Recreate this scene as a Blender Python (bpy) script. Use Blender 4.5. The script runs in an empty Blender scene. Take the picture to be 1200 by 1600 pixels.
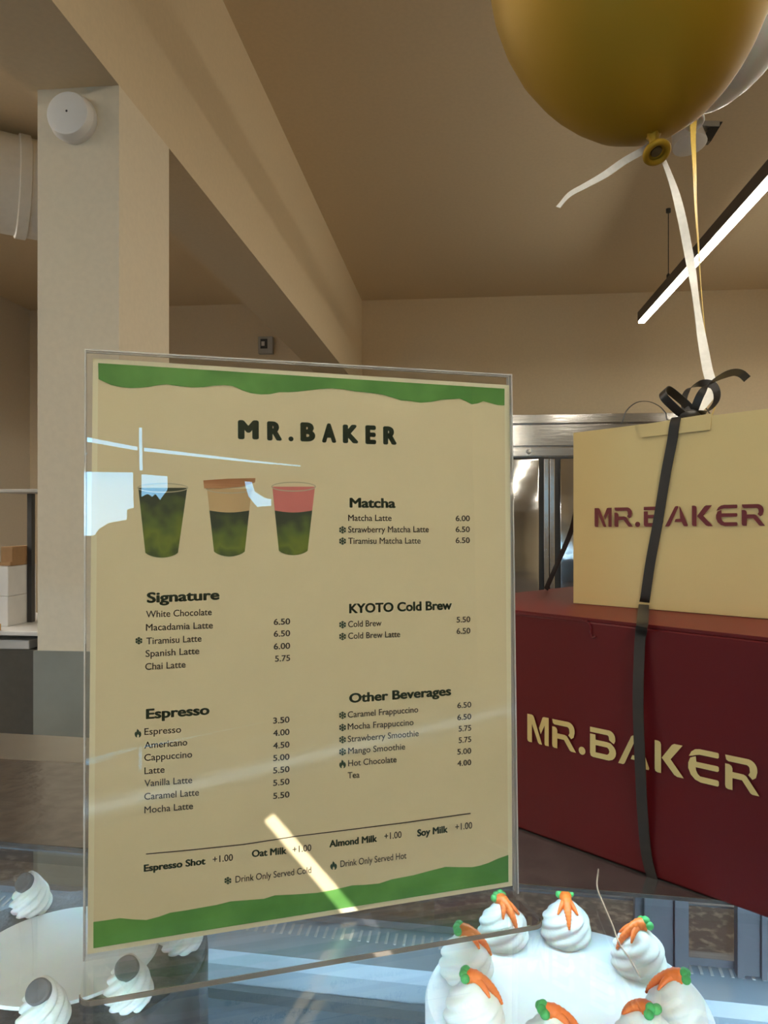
import bpy, bmesh, math, random
from mathutils import Vector, Matrix
random.seed(7)
C = bpy.context.scene.collection
S = bpy.context.scene
V = Vector
PI = math.pi

# ---------------------------------------------------------------- camera, world, exposure
CZ = 1.42                      # eye height
F = 1200.0                     # focal length in pixels of the 1200 x 1600 frame
HY = 810.0                     # horizon row
cam_d = bpy.data.cameras.new('camera'); cam = bpy.data.objects.new('camera', cam_d); C.objects.link(cam)
cam.location = (0, 0, CZ); cam.rotation_euler = (PI/2, 0, 0)
cam_d.sensor_width = 36; cam_d.lens = 36*F/1600; cam_d.shift_y = (HY-800)/1600; cam_d.clip_start = 0.01
S.camera = cam
S.view_settings.view_transform = 'Standard'; S.view_settings.look = 'None'
S.view_settings.exposure = 0.0; S.view_settings.gamma = 1; S.view_settings.use_curve_mapping = False
cy = S.cycles
cy.max_bounces = 10; cy.diffuse_bounces = 5; cy.glossy_bounces = 5; cy.transmission_bounces = 6
cy.transparent_max_bounces = 40; cy.caustics_refractive = False; cy.caustics_reflective = False
cy.sample_clamp_indirect = 4.0

SKY_STRENGTH = 9.0
SUN_STRENGTH = 7.0
SUN_FROM = V((0.145, -1.0, 0.35))       # towards the sun
LAMP_POWER = 36.0
LAMP_COLOR = (1.0, 0.94, 0.78)
LED_POWER = 330.0
LED_COLOR = (0.54, 0.81, 1.0)

w = bpy.data.worlds.new('sky'); S.world = w; w.use_nodes = True
nt = w.node_tree; bg = nt.nodes['Background']
tc = nt.nodes.new('ShaderNodeTexCoord'); sp = nt.nodes.new('ShaderNodeSeparateXYZ')
rp = nt.nodes.new('ShaderNodeValToRGB'); nz = nt.nodes.new('ShaderNodeTexNoise'); mx = nt.nodes.new('ShaderNodeMixRGB')
rp.color_ramp.elements[0].position = 0.0; rp.color_ramp.elements[0].color = (0.30, 0.70, 1, 1)
rp.color_ramp.elements[1].position = 0.5; rp.color_ramp.elements[1].color = (0.16, 0.52, 1, 1)
nz.inputs['Scale'].default_value = 5
mx.inputs[2].default_value = (0.62, 0.85, 1, 1)
nt.links.new(tc.outputs['Generated'], sp.inputs[0]); nt.links.new(sp.outputs['Z'], rp.inputs[0])
nt.links.new(tc.outputs['Generated'], nz.inputs['Vector'])
cr = nt.nodes.new('ShaderNodeMapRange'); cr.inputs[1].default_value = 0.5; cr.inputs[2].default_value = 0.7
nt.links.new(nz.outputs[0], cr.inputs[0]); nt.links.new(cr.outputs[0], mx.inputs[0])
nt.links.new(rp.outputs[0], mx.inputs[1]); nt.links.new(mx.outputs[0], bg.inputs[0])
bg.inputs[1].default_value = SKY_STRENGTH
sun_d = bpy.data.lights.new('sun', 'SUN'); sun = bpy.data.objects.new('sun', sun_d); C.objects.link(sun)
sun_d.energy = SUN_STRENGTH; sun_d.angle = math.radians(0.03); sun_d.color = (1, 0.95, 0.88)
sun.rotation_euler = SUN_FROM.to_track_quat('Z', 'Y').to_euler(); sun.location = (0.5, -6, 5)

# ---------------------------------------------------------------- helpers
def tag(o, label, cat, group=None, kind=None):
    if label: o['label'] = label
    if cat: o['category'] = cat
    if group: o['group'] = group
    if kind: o['kind'] = kind
    return o
def thing(name, loc, label, cat, group=None):
    o = bpy.data.objects.new(name, None); C.objects.link(o); o.location = loc
    o.empty_display_size = 0.02
    return tag(o, label, cat, group)
def root_loc(p):
    while p.parent: p = p.parent
    return p.location.copy()
def obj(name, bm, mat, parent=None, smooth=False, bevel=0.0, recalc=True):
    """link a bmesh (in world coordinates) as one mesh object"""
    if recalc: bmesh.ops.recalc_face_normals(bm, faces=bm.faces)
    if bevel:
        es = [e for e in bm.edges if len(e.link_faces) == 2 and e.calc_face_angle(0) > 0.5]
        bmesh.ops.bevel(bm, geom=es, offset=bevel, segments=2, affect='EDGES', profile=0.5)
    if parent is not None:
        off = root_loc(parent)
    else:
        vs = [v.co for v in bm.verts]
        lo = V((min(v[i] for v in vs) for i in range(3))); hi = V((max(v[i] for v in vs) for i in range(3)))
        off = V(((lo.x+hi.x)/2, (lo.y+hi.y)/2, lo.z))
    bmesh.ops.translate(bm, verts=bm.verts, vec=-off)
    me = bpy.data.meshes.new(name); bm.to_mesh(me); bm.free()
    for m in (mat if isinstance(mat, (list, tuple)) else [mat]): me.materials.append(m)
    if smooth:
        for p in me.polygons: p.use_smooth = True
        if smooth != True:
            me.set_sharp_from_angle(angle=smooth)
    o = bpy.data.objects.new(name, me); C.objects.link(o)
    if parent is not None: o.parent = parent
    else: o.location = off
    return o
def struct(name, bm, mat, parent=None, **k):
    o = obj(name, bm, mat, parent, **k)
    if parent is None: o['kind'] = 'structure'
    return o
def BM(): return bmesh.new()
def prism(bm, pts, z0, z1):
    """vertical prism over a plan polygon; z1 may be a list of heights"""
    n = len(pts)
    zs = z1 if isinstance(z1, (list, tuple)) else [z1]*n
    a = [bm.verts.new((p[0], p[1], z0)) for p in pts]
    b = [bm.verts.new((p[0], p[1], zs[i])) for i, p in enumerate(pts)]
    bm.faces.new(a[::-1]); bm.faces.new(b)
    for i in range(n):
        j = (i+1) % n; bm.faces.new((a[i], a[j], b[j], b[i]))
    return a, b
def hexa(bm, o, ax, ay, az):
    """parallelepiped from a corner and three edge vectors"""
    o, ax, ay, az = V(o), V(ax), V(ay), V(az)
    vs = [bm.verts.new(o+ax*i+ay*j+az*k) for k in (0, 1) for j in (0, 1) for i in (0, 1)]
    for f in ((0,1,3,2), (4,5,7,6), (0,1,5,4), (2,3,7,6), (0,2,6,4), (1,3,7,5)):
        bm.faces.new([vs[i] for i in f])
def frame_of(d):
    d = V(d).normalized(); u = V((0,0,1)) if abs(d.z) < 0.9 else V((1,0,0))
    x = d.cross(u).normalized(); return x, x.cross(d).normalized(), d
def lathe(bm, base, axis, prof, n=32, mod=None, cap=True):
    """profile [(t along axis, radius)]; mod(theta, i) scales the radius"""
    x, y, d = frame_of(axis); base = V(base); rings = []
    for i, (t, r) in enumerate(prof):
        ring = []
        for k in range(n):
            th = 2*PI*k/n; rr = r*(mod(th, i) if mod else 1)
            ring.append(bm.verts.new(base + d*t + x*(rr*math.cos(th)) + y*(rr*math.sin(th))))
        rings.append(ring)
    for a, b in zip(rings, rings[1:]):
        for k in range(n):
            j = (k+1) % n; bm.faces.new((a[k], a[j], b[j], b[k]))
    if cap:
        bm.faces.new(rings[0][::-1]); bm.faces.new(rings[-1])
def smooth_pts(pts, n=8):
    pts = [V(p) for p in pts]; out = []
    P_ = [pts[0]*2-pts[1]] + pts + [pts[-1]*2-pts[-2]]
    for i in range(1, len(P_)-2):
        p0, p1, p2, p3 = P_[i-1:i+3]
        for k in range(n):
            t = k/n
            out.append(0.5*((2*p1)+(p2-p0)*t+(2*p0-5*p1+4*p2-p3)*t*t+(3*p1-p0-3*p2+p3)*t**3))
    out.append(pts[-1]); return out
def tube(bm, pts, rad, n=10):
    pts = [V(p) for p in pts]; rings = []
    for i, p in enumerate(pts):
        d = (pts[min(i+1, len(pts)-1)]-pts[max(i-1, 0)])
        x, y, _ = frame_of(d); r = rad[i] if isinstance(rad, (list, tuple)) else rad
        rings.append([bm.verts.new(p+x*(r*math.cos(2*PI*k/n))+y*(r*math.sin(2*PI*k/n))) for k in range(n)])
    for a, b in zip(rings, rings[1:]):
        for k in range(n):
            j = (k+1) % n; bm.faces.new((a[k], a[j], b[j], b[k]))
    bm.faces.new(rings[0][::-1]); bm.faces.new(rings[-1])
def strip(bm, pts, wdirs, width, th=0.0004):
    """a flat ribbon with thickness; wdirs = width direction (one, or one per point)"""
    pts = [V(p) for p in pts]; rings = []
    for i, p in enumerate(pts):
        d = (pts[min(i+1, len(pts)-1)]-pts[max(i-1, 0)]).normalized()
        wd = V(wdirs[i] if isinstance(wdirs, list) else wdirs); wd = (wd-d*wd.dot(d)).normalized()
        nn = d.cross(wd)
        ww = width[i] if isinstance(width, list) else width
        rings.append([bm.verts.new(p+wd*(ww/2*a)+nn*(th/2*b)) for a, b in ((-1,-1), (1,-1), (1,1), (-1,1))])
    for a, b in zip(rings, rings[1:]):
        for k in range(4):
            j = (k+1) % 4; bm.faces.new((a[k], a[j], b[j], b[k]))
    bm.faces.new(rings[0][::-1]); bm.faces.new(rings[-1])
def P(px, py, d):
    """point of the place seen at a photo pixel, at depth d in front of the eye"""
    return V(((px-600)/F*d, d, CZ+(HY-py)/F*d))
def on_z(px, py, z):
    return P(px, py, (CZ-z)*F/(py-HY))

# -------- materials
def mat(name, col, rough=0.5, metal=0.0, var=0.04, scale=30.0, bump=0.0, spec=0.5, col2=None, lo=0.35, hi=0.65,
        emit=None, estr=0.0, coat=0.0, sss=0.0, trans=0.0, stretch=None, detail=3.0):
    m = bpy.data.materials.new(name); m.use_nodes = True; n = m.node_tree; b = n.nodes['Principled BSDF']
    tx = n.nodes.new('ShaderNodeTexCoord'); no = n.nodes.new('ShaderNodeTexNoise'); ra = n.nodes.new('ShaderNodeValToRGB')
    no.inputs['Scale'].default_value = scale; no.inputs['Detail'].default_value = detail
    if stretch:
        mp = n.nodes.new('ShaderNodeMapping'); mp.inputs['Scale'].default_value = stretch
        n.links.new(tx.outputs['Object'], mp.inputs[0]); n.links.new(mp.outputs[0], no.inputs['Vector'])
    else: n.links.new(tx.outputs['Object'], no.inputs['Vector'])
    c2 = col2 or tuple(min(1, c*(1+var)) for c in col); c1 = col if col2 else tuple(c*(1-var) for c in col)
    ra.color_ramp.elements[0].position = lo; ra.color_ramp.elements[1].position = hi
    ra.color_ramp.elements[0].color = (*c1, 1); ra.color_ramp.elements[1].color = (*c2, 1)
    n.links.new(no.outputs[0], ra.inputs[0]); n.links.new(ra.outputs[0], b.inputs['Base Color'])
    b.inputs['Roughness'].default_value = rough; b.inputs['Metallic'].default_value = metal
    b.inputs['Specular IOR Level'].default_value = spec; b.inputs['Coat Weight'].default_value = coat
    b.inputs['Coat Roughness'].default_value = 0.08
    if sss:
        b.inputs['Subsurface Weight'].default_value = sss; b.inputs['Subsurface Scale'].default_value = 0.01
    if trans: b.inputs['Transmission Weight'].default_value = trans
    if bump:
        bp = n.nodes.new('ShaderNodeBump'); bp.inputs['Strength'].default_value = bump; bp.inputs['Distance'].default_value = 0.01
        n.links.new(no.outputs[0], bp.inputs['Height']); n.links.new(bp.outputs[0], b.inputs['Normal'])
    if emit:
        b.inputs['Emission Color'].default_value = (*emit, 1); b.inputs['Emission Strength'].default_value = estr
    return m
def glass(name, tint=(1, 1, 1), ior=1.5, gloss=(1, 1, 1), rough=0.0, haze=0.0, hazecol=(1, 1, 1)):
    """clear sheet: straight-through transparency with Fresnel reflection on both faces"""
    m = bpy.data.materials.new(name); m.use_nodes = True; n = m.node_tree; n.nodes.clear()
    out = n.nodes.new('ShaderNodeOutputMaterial'); tr = n.nodes.new('ShaderNodeBsdfTransparent'); gl = n.nodes.new('ShaderNodeBsdfGlossy')
    mi = n.nodes.new('ShaderNodeMixShader'); fr = n.nodes.new('ShaderNodeFresnel'); ge = n.nodes.new('ShaderNodeNewGeometry')
    io = n.nodes.new('ShaderNodeMapRange'); io.inputs[3].default_value = ior; io.inputs[4].default_value = 1/ior
    n.links.new(ge.outputs['Backfacing'], io.inputs[0]); n.links.new(io.outputs[0], fr.inputs['IOR'])
    tr.inputs[0].default_value = (*tint, 1); gl.inputs[0].default_value = (*gloss, 1); gl.inputs['Roughness'].default_value = rough
    n.links.new(fr.outputs[0], mi.inputs[0]); n.links.new(gl.outputs[0], mi.inputs[2])
    last = tr
    if haze:
        df = n.nodes.new('ShaderNodeBsdfDiffuse'); df.inputs[0].default_value = (*hazecol, 1)
        m2 = n.nodes.new('ShaderNodeMixShader'); m2.inputs[0].default_value = haze
        n.links.new(tr.outputs[0], m2.inputs[1]); n.links.new(df.outputs[0], m2.inputs[2]); last = m2
    n.links.new(last.outputs[0], mi.inputs[1]); n.links.new(mi.outputs[0], out.inputs[0])
    return m
def emitter(name, col, strength):
    m = bpy.data.materials.new(name); m.use_nodes = True; n = m.node_tree; n.nodes.clear()
    e = n.nodes.new('ShaderNodeEmission'); o = n.nodes.new('ShaderNodeOutputMaterial')
    e.inputs[0].default_value = (*col, 1); e.inputs[1].default_value = strength; n.links.new(e.outputs[0], o.inputs[0]); return m

M = {}
M['wall'] = mat('wall_paint', (0.70, 0.57, 0.385), 0.75, var=0.02, scale=60, bump=0.03)
M['wall_grey'] = mat('wall_paint_grey', (0.70, 0.63, 0.53), 0.8, var=0.02, scale=60)
M['pillar'] = mat('pillar_paint', (0.75, 0.655, 0.505), 0.7, var=0.02, scale=60, bump=0.03)
M['ceil'] = mat('ceiling_paint', (0.72, 0.58, 0.39), 0.85, var=0.02, scale=50)
M['base_grey'] = mat('pillar_grey_cladding', (0.26, 0.26, 0.225), 0.45, var=0.05, scale=12)
M['floor'] = mat('dark_granite_tile', (0.08, 0.07, 0.075), 0.35, col2=(0.36, 0.32, 0.29), lo=0.5, hi=0.72, scale=28, detail=6, bump=0.15)
M['front'] = mat('storefront_shade', (0.42, 0.36, 0.26), 0.9, var=0.05)
M['white'] = mat('white_plastic', (0.80, 0.77, 0.74), 0.4, var=0.01)
M['black'] = mat('black_metal', (0.035, 0.033, 0.032), 0.4, var=0.05)
M['matte_black'] = mat('matte_black', (0.012, 0.012, 0.012), 0.95, spec=0.05)
M['lampblack'] = mat('lamp_housing_black', (0.085, 0.07, 0.068), 0.5, var=0.05)
M['grey'] = mat('grey_box', (0.42, 0.40, 0.36), 0.5, var=0.02)
M['duct'] = mat('duct_white', (0.85, 0.82, 0.74), 0.5, var=0.02)
M['steel'] = mat('brushed_steel', (0.56, 0.54, 0.52), 0.16, 1.0, var=0.04, scale=8, bump=0.05, stretch=(1, 1, 6))
M['steel_wavy'] = mat('door_steel', (0.60, 0.60, 0.60), 0.12, 1.0, var=0.02, scale=2.2, bump=0.35, stretch=(0.6, 0.6, 3.0), detail=1)
M['steel_trim'] = mat('case_trim_steel', (0.62, 0.62, 0.61), 0.28, 1.0, var=0.02, scale=40)
M['alu'] = mat('case_aluminium', (0.50, 0.58, 0.66), 0.35, 0.3, var=0.03, scale=20)
M['alu_dark'] = mat('case_frame_grey', (0.16, 0.155, 0.17), 0.4, 0.2, var=0.04, scale=20)
M['steel_top'] = mat('worn_steel_top', (0.27, 0.26, 0.265), 0.17, 0.85, col2=(0.36, 0.345, 0.35), scale=70, bump=0.035, detail=6)
M['deck'] = mat('case_deck', (0.13, 0.165, 0.20), 0.32, 0.2, col2=(0.19, 0.235, 0.285), scale=26, bump=0.12)
M['case_dark'] = mat('case_base_panel', (0.06, 0.06, 0.065), 0.4, var=0.05)
M['counter_white'] = mat('worktop_white', (0.72, 0.71, 0.69), 0.35, var=0.05, scale=4)
M['counter_dark'] = mat('cabinet_dark', (0.075, 0.07, 0.058), 0.45, var=0.05)
M['card'] = mat('brown_card', (0.30, 0.17, 0.075), 0.8, var=0.06)
M['whitebox'] = mat('white_carton', (0.66, 0.65, 0.63), 0.7, var=0.03, scale=14)
M['orange_paper'] = mat('ochre_paper', (0.55, 0.30, 0.06), 0.7)
M['paper'] = mat('menu_paper', (0.82, 0.69, 0.42), 0.6, var=0.012, scale=40)
M['paper_edge'] = mat('menu_paper_margin', (0.90, 0.82, 0.56), 0.6, var=0.01)
M['green'] = mat('menu_green', (0.085, 0.27, 0.045), 0.6, col2=(0.14, 0.37, 0.07), scale=45)
M['dkgreen'] = mat('menu_dark_green', (0.025, 0.06, 0.028), 0.6)
M['ink'] = mat('menu_ink', (0.045, 0.028, 0.018), 0.6)
M['cream_box'] = mat('cream_card', (0.74, 0.57, 0.26), 0.5, var=0.015, scale=20)
M['red_box'] = mat('burgundy_card', (0.115, 0.004, 0.006), 0.42, var=0.05, scale=10, spec=0.3)
M['logo_red'] = mat('logo_burgundy', (0.15, 0.012, 0.014), 0.5)
M['logo_cream'] = mat('logo_cream', (0.80, 0.62, 0.26), 0.5)
M['satin'] = mat('black_satin', (0.022, 0.018, 0.015), 0.42, var=0.15, scale=60, spec=0.5)
M['rib_white'] = mat('white_ribbon', (0.80, 0.77, 0.72), 0.5, var=0.04, scale=200)
M['rib_yellow'] = mat('yellow_ribbon', (0.72, 0.50, 0.10), 0.45, var=0.05, scale=200)
M['gold'] = mat('gold_latex', (0.36, 0.21, 0.008), 0.52, 0.45, var=0.03, scale=6)
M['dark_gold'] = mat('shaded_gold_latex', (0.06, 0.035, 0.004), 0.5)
M['white_latex'] = mat('white_latex', (0.80, 0.78, 0.74), 0.35, var=0.02, sss=0.3)
M['icing'] = mat('white_icing', (0.90, 0.90, 0.88), 0.55, var=0.015, scale=60, bump=0.05, sss=0.15)
M['cream'] = mat('piped_cream', (0.86, 0.82, 0.74), 0.5, var=0.02, sss=0.2)
M['carrot'] = mat('carrot_icing', (0.85, 0.17, 0.02), 0.45)
M['leaf'] = mat('leaf_icing', (0.06, 0.36, 0.08), 0.45)
M['choc'] = mat('chocolate_crumb', (0.03, 0.03, 0.036), 0.5, col2=(0.085, 0.083, 0.095), scale=110, bump=0.4, detail=6)
M['ganache'] = mat('chocolate_glaze', (0.05, 0.045, 0.05), 0.18, var=0.1)
M['cookie'] = mat('dark_biscuit', (0.10, 0.09, 0.09), 0.7, col2=(0.17, 0.16, 0.16), scale=90)
M['silver'] = mat('silver_board', (0.55, 0.55, 0.54), 0.4, 0.6)
M['pink'] = mat('print_pink', (0.72, 0.20, 0.17), 0.6, var=0.06)
M['tan'] = mat('print_tan', (0.62, 0.42, 0.20), 0.6, var=0.05)
M['biscuit'] = mat('print_biscuit', (0.42, 0.17, 0.06), 0.6, col2=(0.55, 0.26, 0.11), scale=160, stretch=(0.2, 0.2, 3))
M['rim'] = mat('print_rim', (0.55, 0.47, 0.30), 0.6)
M['glass'] = glass('case_glass', (0.97, 0.985, 0.98))
M['acrylic'] = glass('clear_acrylic', (0.985, 0.985, 0.98), 1.49)
M['acrylic_edge'] = glass('acrylic_edge', (0.86, 0.84, 0.80), 1.9, haze=0.5, hazecol=(0.92, 0.90, 0.86))
M['foot_edge'] = glass('acrylic_foot_edge', (0.55, 0.50, 0.44), 1.6, haze=0.45, hazecol=(0.45, 0.40, 0.33))
M['door_glass'] = glass('rear_door_glass', (0.93, 0.95, 0.95))
M['led'] = emitter('case_led', LED_COLOR, LED_POWER)
M['added_lamp_front'] = emitter('added_front_diffuser', LAMP_COLOR, LAMP_POWER*1.95)
M['added_led_low'] = emitter('added_case_led_low', LED_COLOR, LED_POWER*0.45)
M['added_led_rear'] = emitter('added_case_led_rear', LED_COLOR, LED_POWER*0.08)
M['added_lamp_left'] = emitter('added_left_diffuser', (1.0, 0.94, 0.84), LAMP_POWER*2.0)
M['lamp'] = emitter('lamp_diffuser', LAMP_COLOR, LAMP_POWER*1.7)
def matcha_mat():
    m = mat('print_matcha', (0.03, 0.055, 0.02), 0.6); n = m.node_tree; b = n.nodes['Principled BSDF']
    tx = n.nodes.new('ShaderNodeTexCoord'); sx = n.nodes.new('ShaderNodeSeparateXYZ'); no = n.nodes.new('ShaderNodeTexNoise')
    ad = n.nodes.new('ShaderNodeMath'); ad.operation = 'MULTIPLY_ADD'; ra = n.nodes.new('ShaderNodeValToRGB')
    no.inputs['Scale'].default_value = 130; no.inputs['Detail'].default_value = 1.5
    n.links.new(tx.outputs['Generated'], sx.inputs[0]); n.links.new(tx.outputs['Object'], no.inputs['Vector'])
    n.links.new(no.outputs[0], ad.inputs[0]); ad.inputs[1].default_value = 1.1; n.links.new(sx.outputs['Z'], ad.inputs[2])
    e = ra.color_ramp.elements; e[0].position = 0.31; e[0].color = (0.05, 0.085, 0.015, 1); e[1].position = 0.88; e[1].color = (0.025, 0.042, 0.018, 1)
    x = e.new(0.47); x.color = (0.17, 0.22, 0.02, 1); x = e.new(0.68); x.color = (0.085, 0.13, 0.02, 1)
    dv = n.nodes.new('ShaderNodeMath'); dv.operation = 'DIVIDE'; dv.inputs[1].default_value = 1.6
    n.links.new(ad.outputs[0], dv.inputs[0]); n.links.new(dv.outputs[0], ra.inputs[0]); n.links.new(ra.outputs[0], b.inputs['Base Color'])
    return m
M['matcha'] = matcha_mat()

# ---------------------------------------------------------------- the room (axes turned 5.85 degrees from the view)
TH = math.radians(5.85)
RA = V((math.cos(TH), -math.sin(TH), 0)); RF = V((math.sin(TH), math.cos(TH), 0))
def R(a, b, z=0.0): return RA*a + RF*b + V((0, 0, z))
def rbox(bm, a0, a1, b0, b1, z0, z1):
    hexa(bm, R(a0, b0, z0), RA*(a1-a0), RF*(b1-b0), V((0, 0, z1-z0)))
CEIL = CZ+2.03; BFAR = 7.1; A_L, A_R, B_N = -4.2, 4.2, -3.6
PA0, PA1, PB0, PB1 = -1.17, -0.935, 2.016, 2.375
BEAM_Z = CZ+1.185
bm = BM(); rbox(bm, A_L, A_R, B_N, BFAR, -0.1, 0); struct('floor', bm, M['floor'])
bm = BM(); rbox(bm, A_L, A_R, B_N, BFAR, CEIL, CEIL+0.1); struct('ceiling', bm, M['ceil'])
bm = BM(); rbox(bm, A_L-0.1, A_R+0.1, BFAR, BFAR+0.1, -0.1, CEIL+0.1); struct('wall_back', bm, M['wall'])
bm = BM(); rbox(bm, A_L-0.1, A_L, B_N, BFAR, -0.1, CEIL+0.1); struct('wall_left', bm, M['wall_grey'])
bm = BM(); rbox(bm, A_R, A_R+0.1, B_N, BFAR, -0.1, CEIL+0.1); struct('wall_right', bm, M['wall'])
bm = BM(); rbox(bm, PA0, PA1, PB0, PB1, 0, BEAM_Z); o = struct('pillar', bm, M['pillar'])
bm = BM(); rbox(bm, PA0-0.008, PA1+0.008, PB0-0.008, PB1+0.008, 0, CZ-0.365); obj('grey_cladding', bm, M['base_grey'], o)
bm = BM(); rbox(bm, PA0-0.03, PA1, B_N, BFAR, BEAM_Z, CEIL); struct('beam', bm, M['wall'])

# ---------------------------------------------------------------- sign plane (used for the sheet and its reflections)
Z_GLASS = CZ-0.207
BL = on_z(133, 1497, Z_GLASS+0.003); BR = on_z(805, 1393, Z_GLASS+0.003)
SU = (BR-BL).normalized(); SW = (BR-BL).length
SN = V((SU.y, -SU.x, 0))                                  # out of the sheet, towards the eye
LEAN = 0.008; SH = 0.283
SV = (V((0, 0, SH)) - SN*LEAN).normalized(); SHL = math.hypot(SH, LEAN)
SN = SU.cross(SV).normalized()
EYE = V((0, 0, CZ))
def uv(px, py, off=0.0):
    d = V(((px-600)/F, 1, (HY-py)/F)); o = BL+SN*off
    t = (o-EYE).dot(SN)/d.dot(SN); p = EYE+d*t-o
    return p.dot(SU), p.dot(SV)
def on_sheet(u, v, off=0.0): return BL+SU*u+SV*v+SN*off

# ---------------------------------------------------------------- shopfront behind the eye: shades down, gaps that show the sky
def curve_mesh(loops, extrude=0.0):
    cu = bpy.data.curves.new('tmp', 'CURVE'); cu.dimensions = '2D'; cu.fill_mode = 'BOTH' ; cu.extrude = extrude
    for lp in loops:
        s = cu.splines.new('POLY'); s.points.add(len(lp)-1)
        for i, p in enumerate(lp): s.points[i].co = (p[0], p[1], 0, 1)
        s.use_cyclic_u = True
    o = bpy.data.objects.new('tmp', cu); me = bpy.data.meshes.new_from_object(o)
    vs = [v.co.copy() for v in me.vertices]; fs = [tuple(p.vertices) for p in me.polygons]
    bpy.data.objects.remove(o); bpy.data.curves.remove(cu); bpy.data.meshes.remove(me)
    return vs, fs
def add_flat(bm, vs, fs, fn):
    nv = [bm.verts.new(fn(v)) for v in vs]
    for f in fs:
        try: bm.faces.new([nv[i] for i in f])
        except ValueError: pass
def mirror_hit(px, py):
    d = V(((px-600)/F, 1, (HY-py)/F)); p = on_sheet(*uv(px, py, 0.003), 0.003)
    r = d-SN*(2*d.dot(SN)); t = (B_N-p.dot(RF))/r.dot(RF); q = p+r*t
    return (q.dot(RA), q.z)
gaps = [
    [(120, 737), (208, 738), (209, 793), (199, 796), (198, 812), (170, 817), (155, 826), (148, 836), (120, 838)],
    [(221, 741), (262, 744), (262, 765), (250, 781), (243, 772), (238, 776), (231, 772), (221, 776)],
    [(217, 668), (222, 668), (223, 735), (218, 735)],
    [(136, 683), (215, 698), (215, 704), (136, 690)],
    [(225, 699), (400, 720), (470, 727), (470, 729), (400, 723), (225, 705)],
    [(382, 752), (394, 753), (398, 768), (414, 778), (424, 780), (424, 790), (402, 792), (388, 775)],
]
holes = [[mirror_hit(*p) for p in g] for g in gaps]
# a slit between two shades lets a thin sunbeam through
SUN_FROM.normalize()
def to_front(p):
    t = (B_N-p.dot(RF))/SUN_FROM.dot(RF); q = p+SUN_FROM*t; return (q.dot(RA), q.z)
a1, a2 = on_sheet(*uv(413, 1282)), on_sheet(*uv(429, 1270)); b1, b2 = on_sheet(*uv(528, 1418)), on_sheet(*uv(552, 1412))
holes.append([to_front(p) for p in (a1, a2, a2+(b2-a2)*2.3, a1+(b1-a1)*2.3)])
holes.append([(-3.1, 0.85), (-1.9, 0.85), (-1.9, 1.6), (-3.1, 1.6)])      # added unseen opening, lets blue skylight onto the lower pillar
outer = [(A_L-0.1, -0.1), (A_R+0.1, -0.1), (A_R+0.1, CEIL+0.1), (A_L-0.1, CEIL+0.1)]
vs, fs = curve_mesh([outer]+holes, 0.0008)
bm = BM(); add_flat(bm, vs, fs, lambda v: RA*v.x + RF*(B_N-0.001+v.z) + V((0, 0, v.y)))
struct('wall_front', bm, M['front'])

# ---------------------------------------------------------------- pillar sensor, duct, wall box, lamps
def smoke_alarm():
    c = R(PA0+0.109, PB0, CZ+(HY-197)/F*2.14); ax = -RF
    t = thing('smoke_alarm', c, 'round white smoke alarm near the top of the beige pillar', 'smoke alarm')
    bm = BM(); lathe(bm, c, ax, [(0, 0.064), (0.012, 0.066), (0.02, 0.064)], 48); obj('base', bm, M['white'], t, smooth=0.6)
    bm = BM(); lathe(bm, c, ax, [(0.02, 0.0635), (0.037, 0.060), (0.044, 0.057), (0.0462, 0.052)], 48); obj('cover', bm, M['white'], t, smooth=0.6)
    bm = BM(); lathe(bm, c+V((0, 0, 0.004)), ax, [(0.0460, 0.003), (0.0469, 0.003)], 16); obj('test_hole', bm, M['black'], t)
smoke_alarm()

def duct():
    c = P(28, 292, 4.05); ax = V((0.86, 0.50, -0.02)).normalized()
    t = thing('ventilation_duct', c, 'wide white round ventilation duct hanging under the ceiling left of the pillar', 'duct')
    bm = BM(); lathe(bm, c-ax*0.75, ax, [(0, 0.25), (1.0, 0.25)], 48); obj('pipe', bm, M['duct'], t, smooth=0.6)
    for k, s in enumerate((-0.65, 0.02)):
        bm = BM(); lathe(bm, c+ax*s, ax, [(-0.03, 0.251), (-0.025, 0.262), (0.025, 0.262), (0.03, 0.251)], 48); obj('collar', bm, M['duct'], t, smooth=0.6)
    bm = BM(); q = c-ax*0.5; hexa(bm, q+V((-0.01, -0.01, 0.245)), (0.02, 0, 0), (0, 0.02, 0), (0, 0, CEIL-q.z-0.245)); obj('hanger', bm, M['grey'], t)
duct()

def wall_box():
    c = P(417, 541, 7.25); a, z = c.dot(RA), c.z
    t = thing('wall_control_box', R(a, BFAR, z-0.08), 'small grey control box high on the far wall under the beam', 'control box')
    bm = BM(); rbox(bm, a-0.07, a+0.07, BFAR-0.06, BFAR, z-0.08, z+0.08); obj('housing', bm, M['grey'], t, bevel=0.006)
    bm = BM(); rbox(bm, a-0.045, a+0.02, BFAR-0.066, BFAR-0.059, z-0.035, z+0.055); obj('window', bm, M['black'], t)
    bm = BM(); rbox(bm, a-0.035, a-0.005, BFAR-0.071, BFAR-0.065, z-0.01, z+0.03); obj('switch', bm, M['white'], t)
wall_box()

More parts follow.
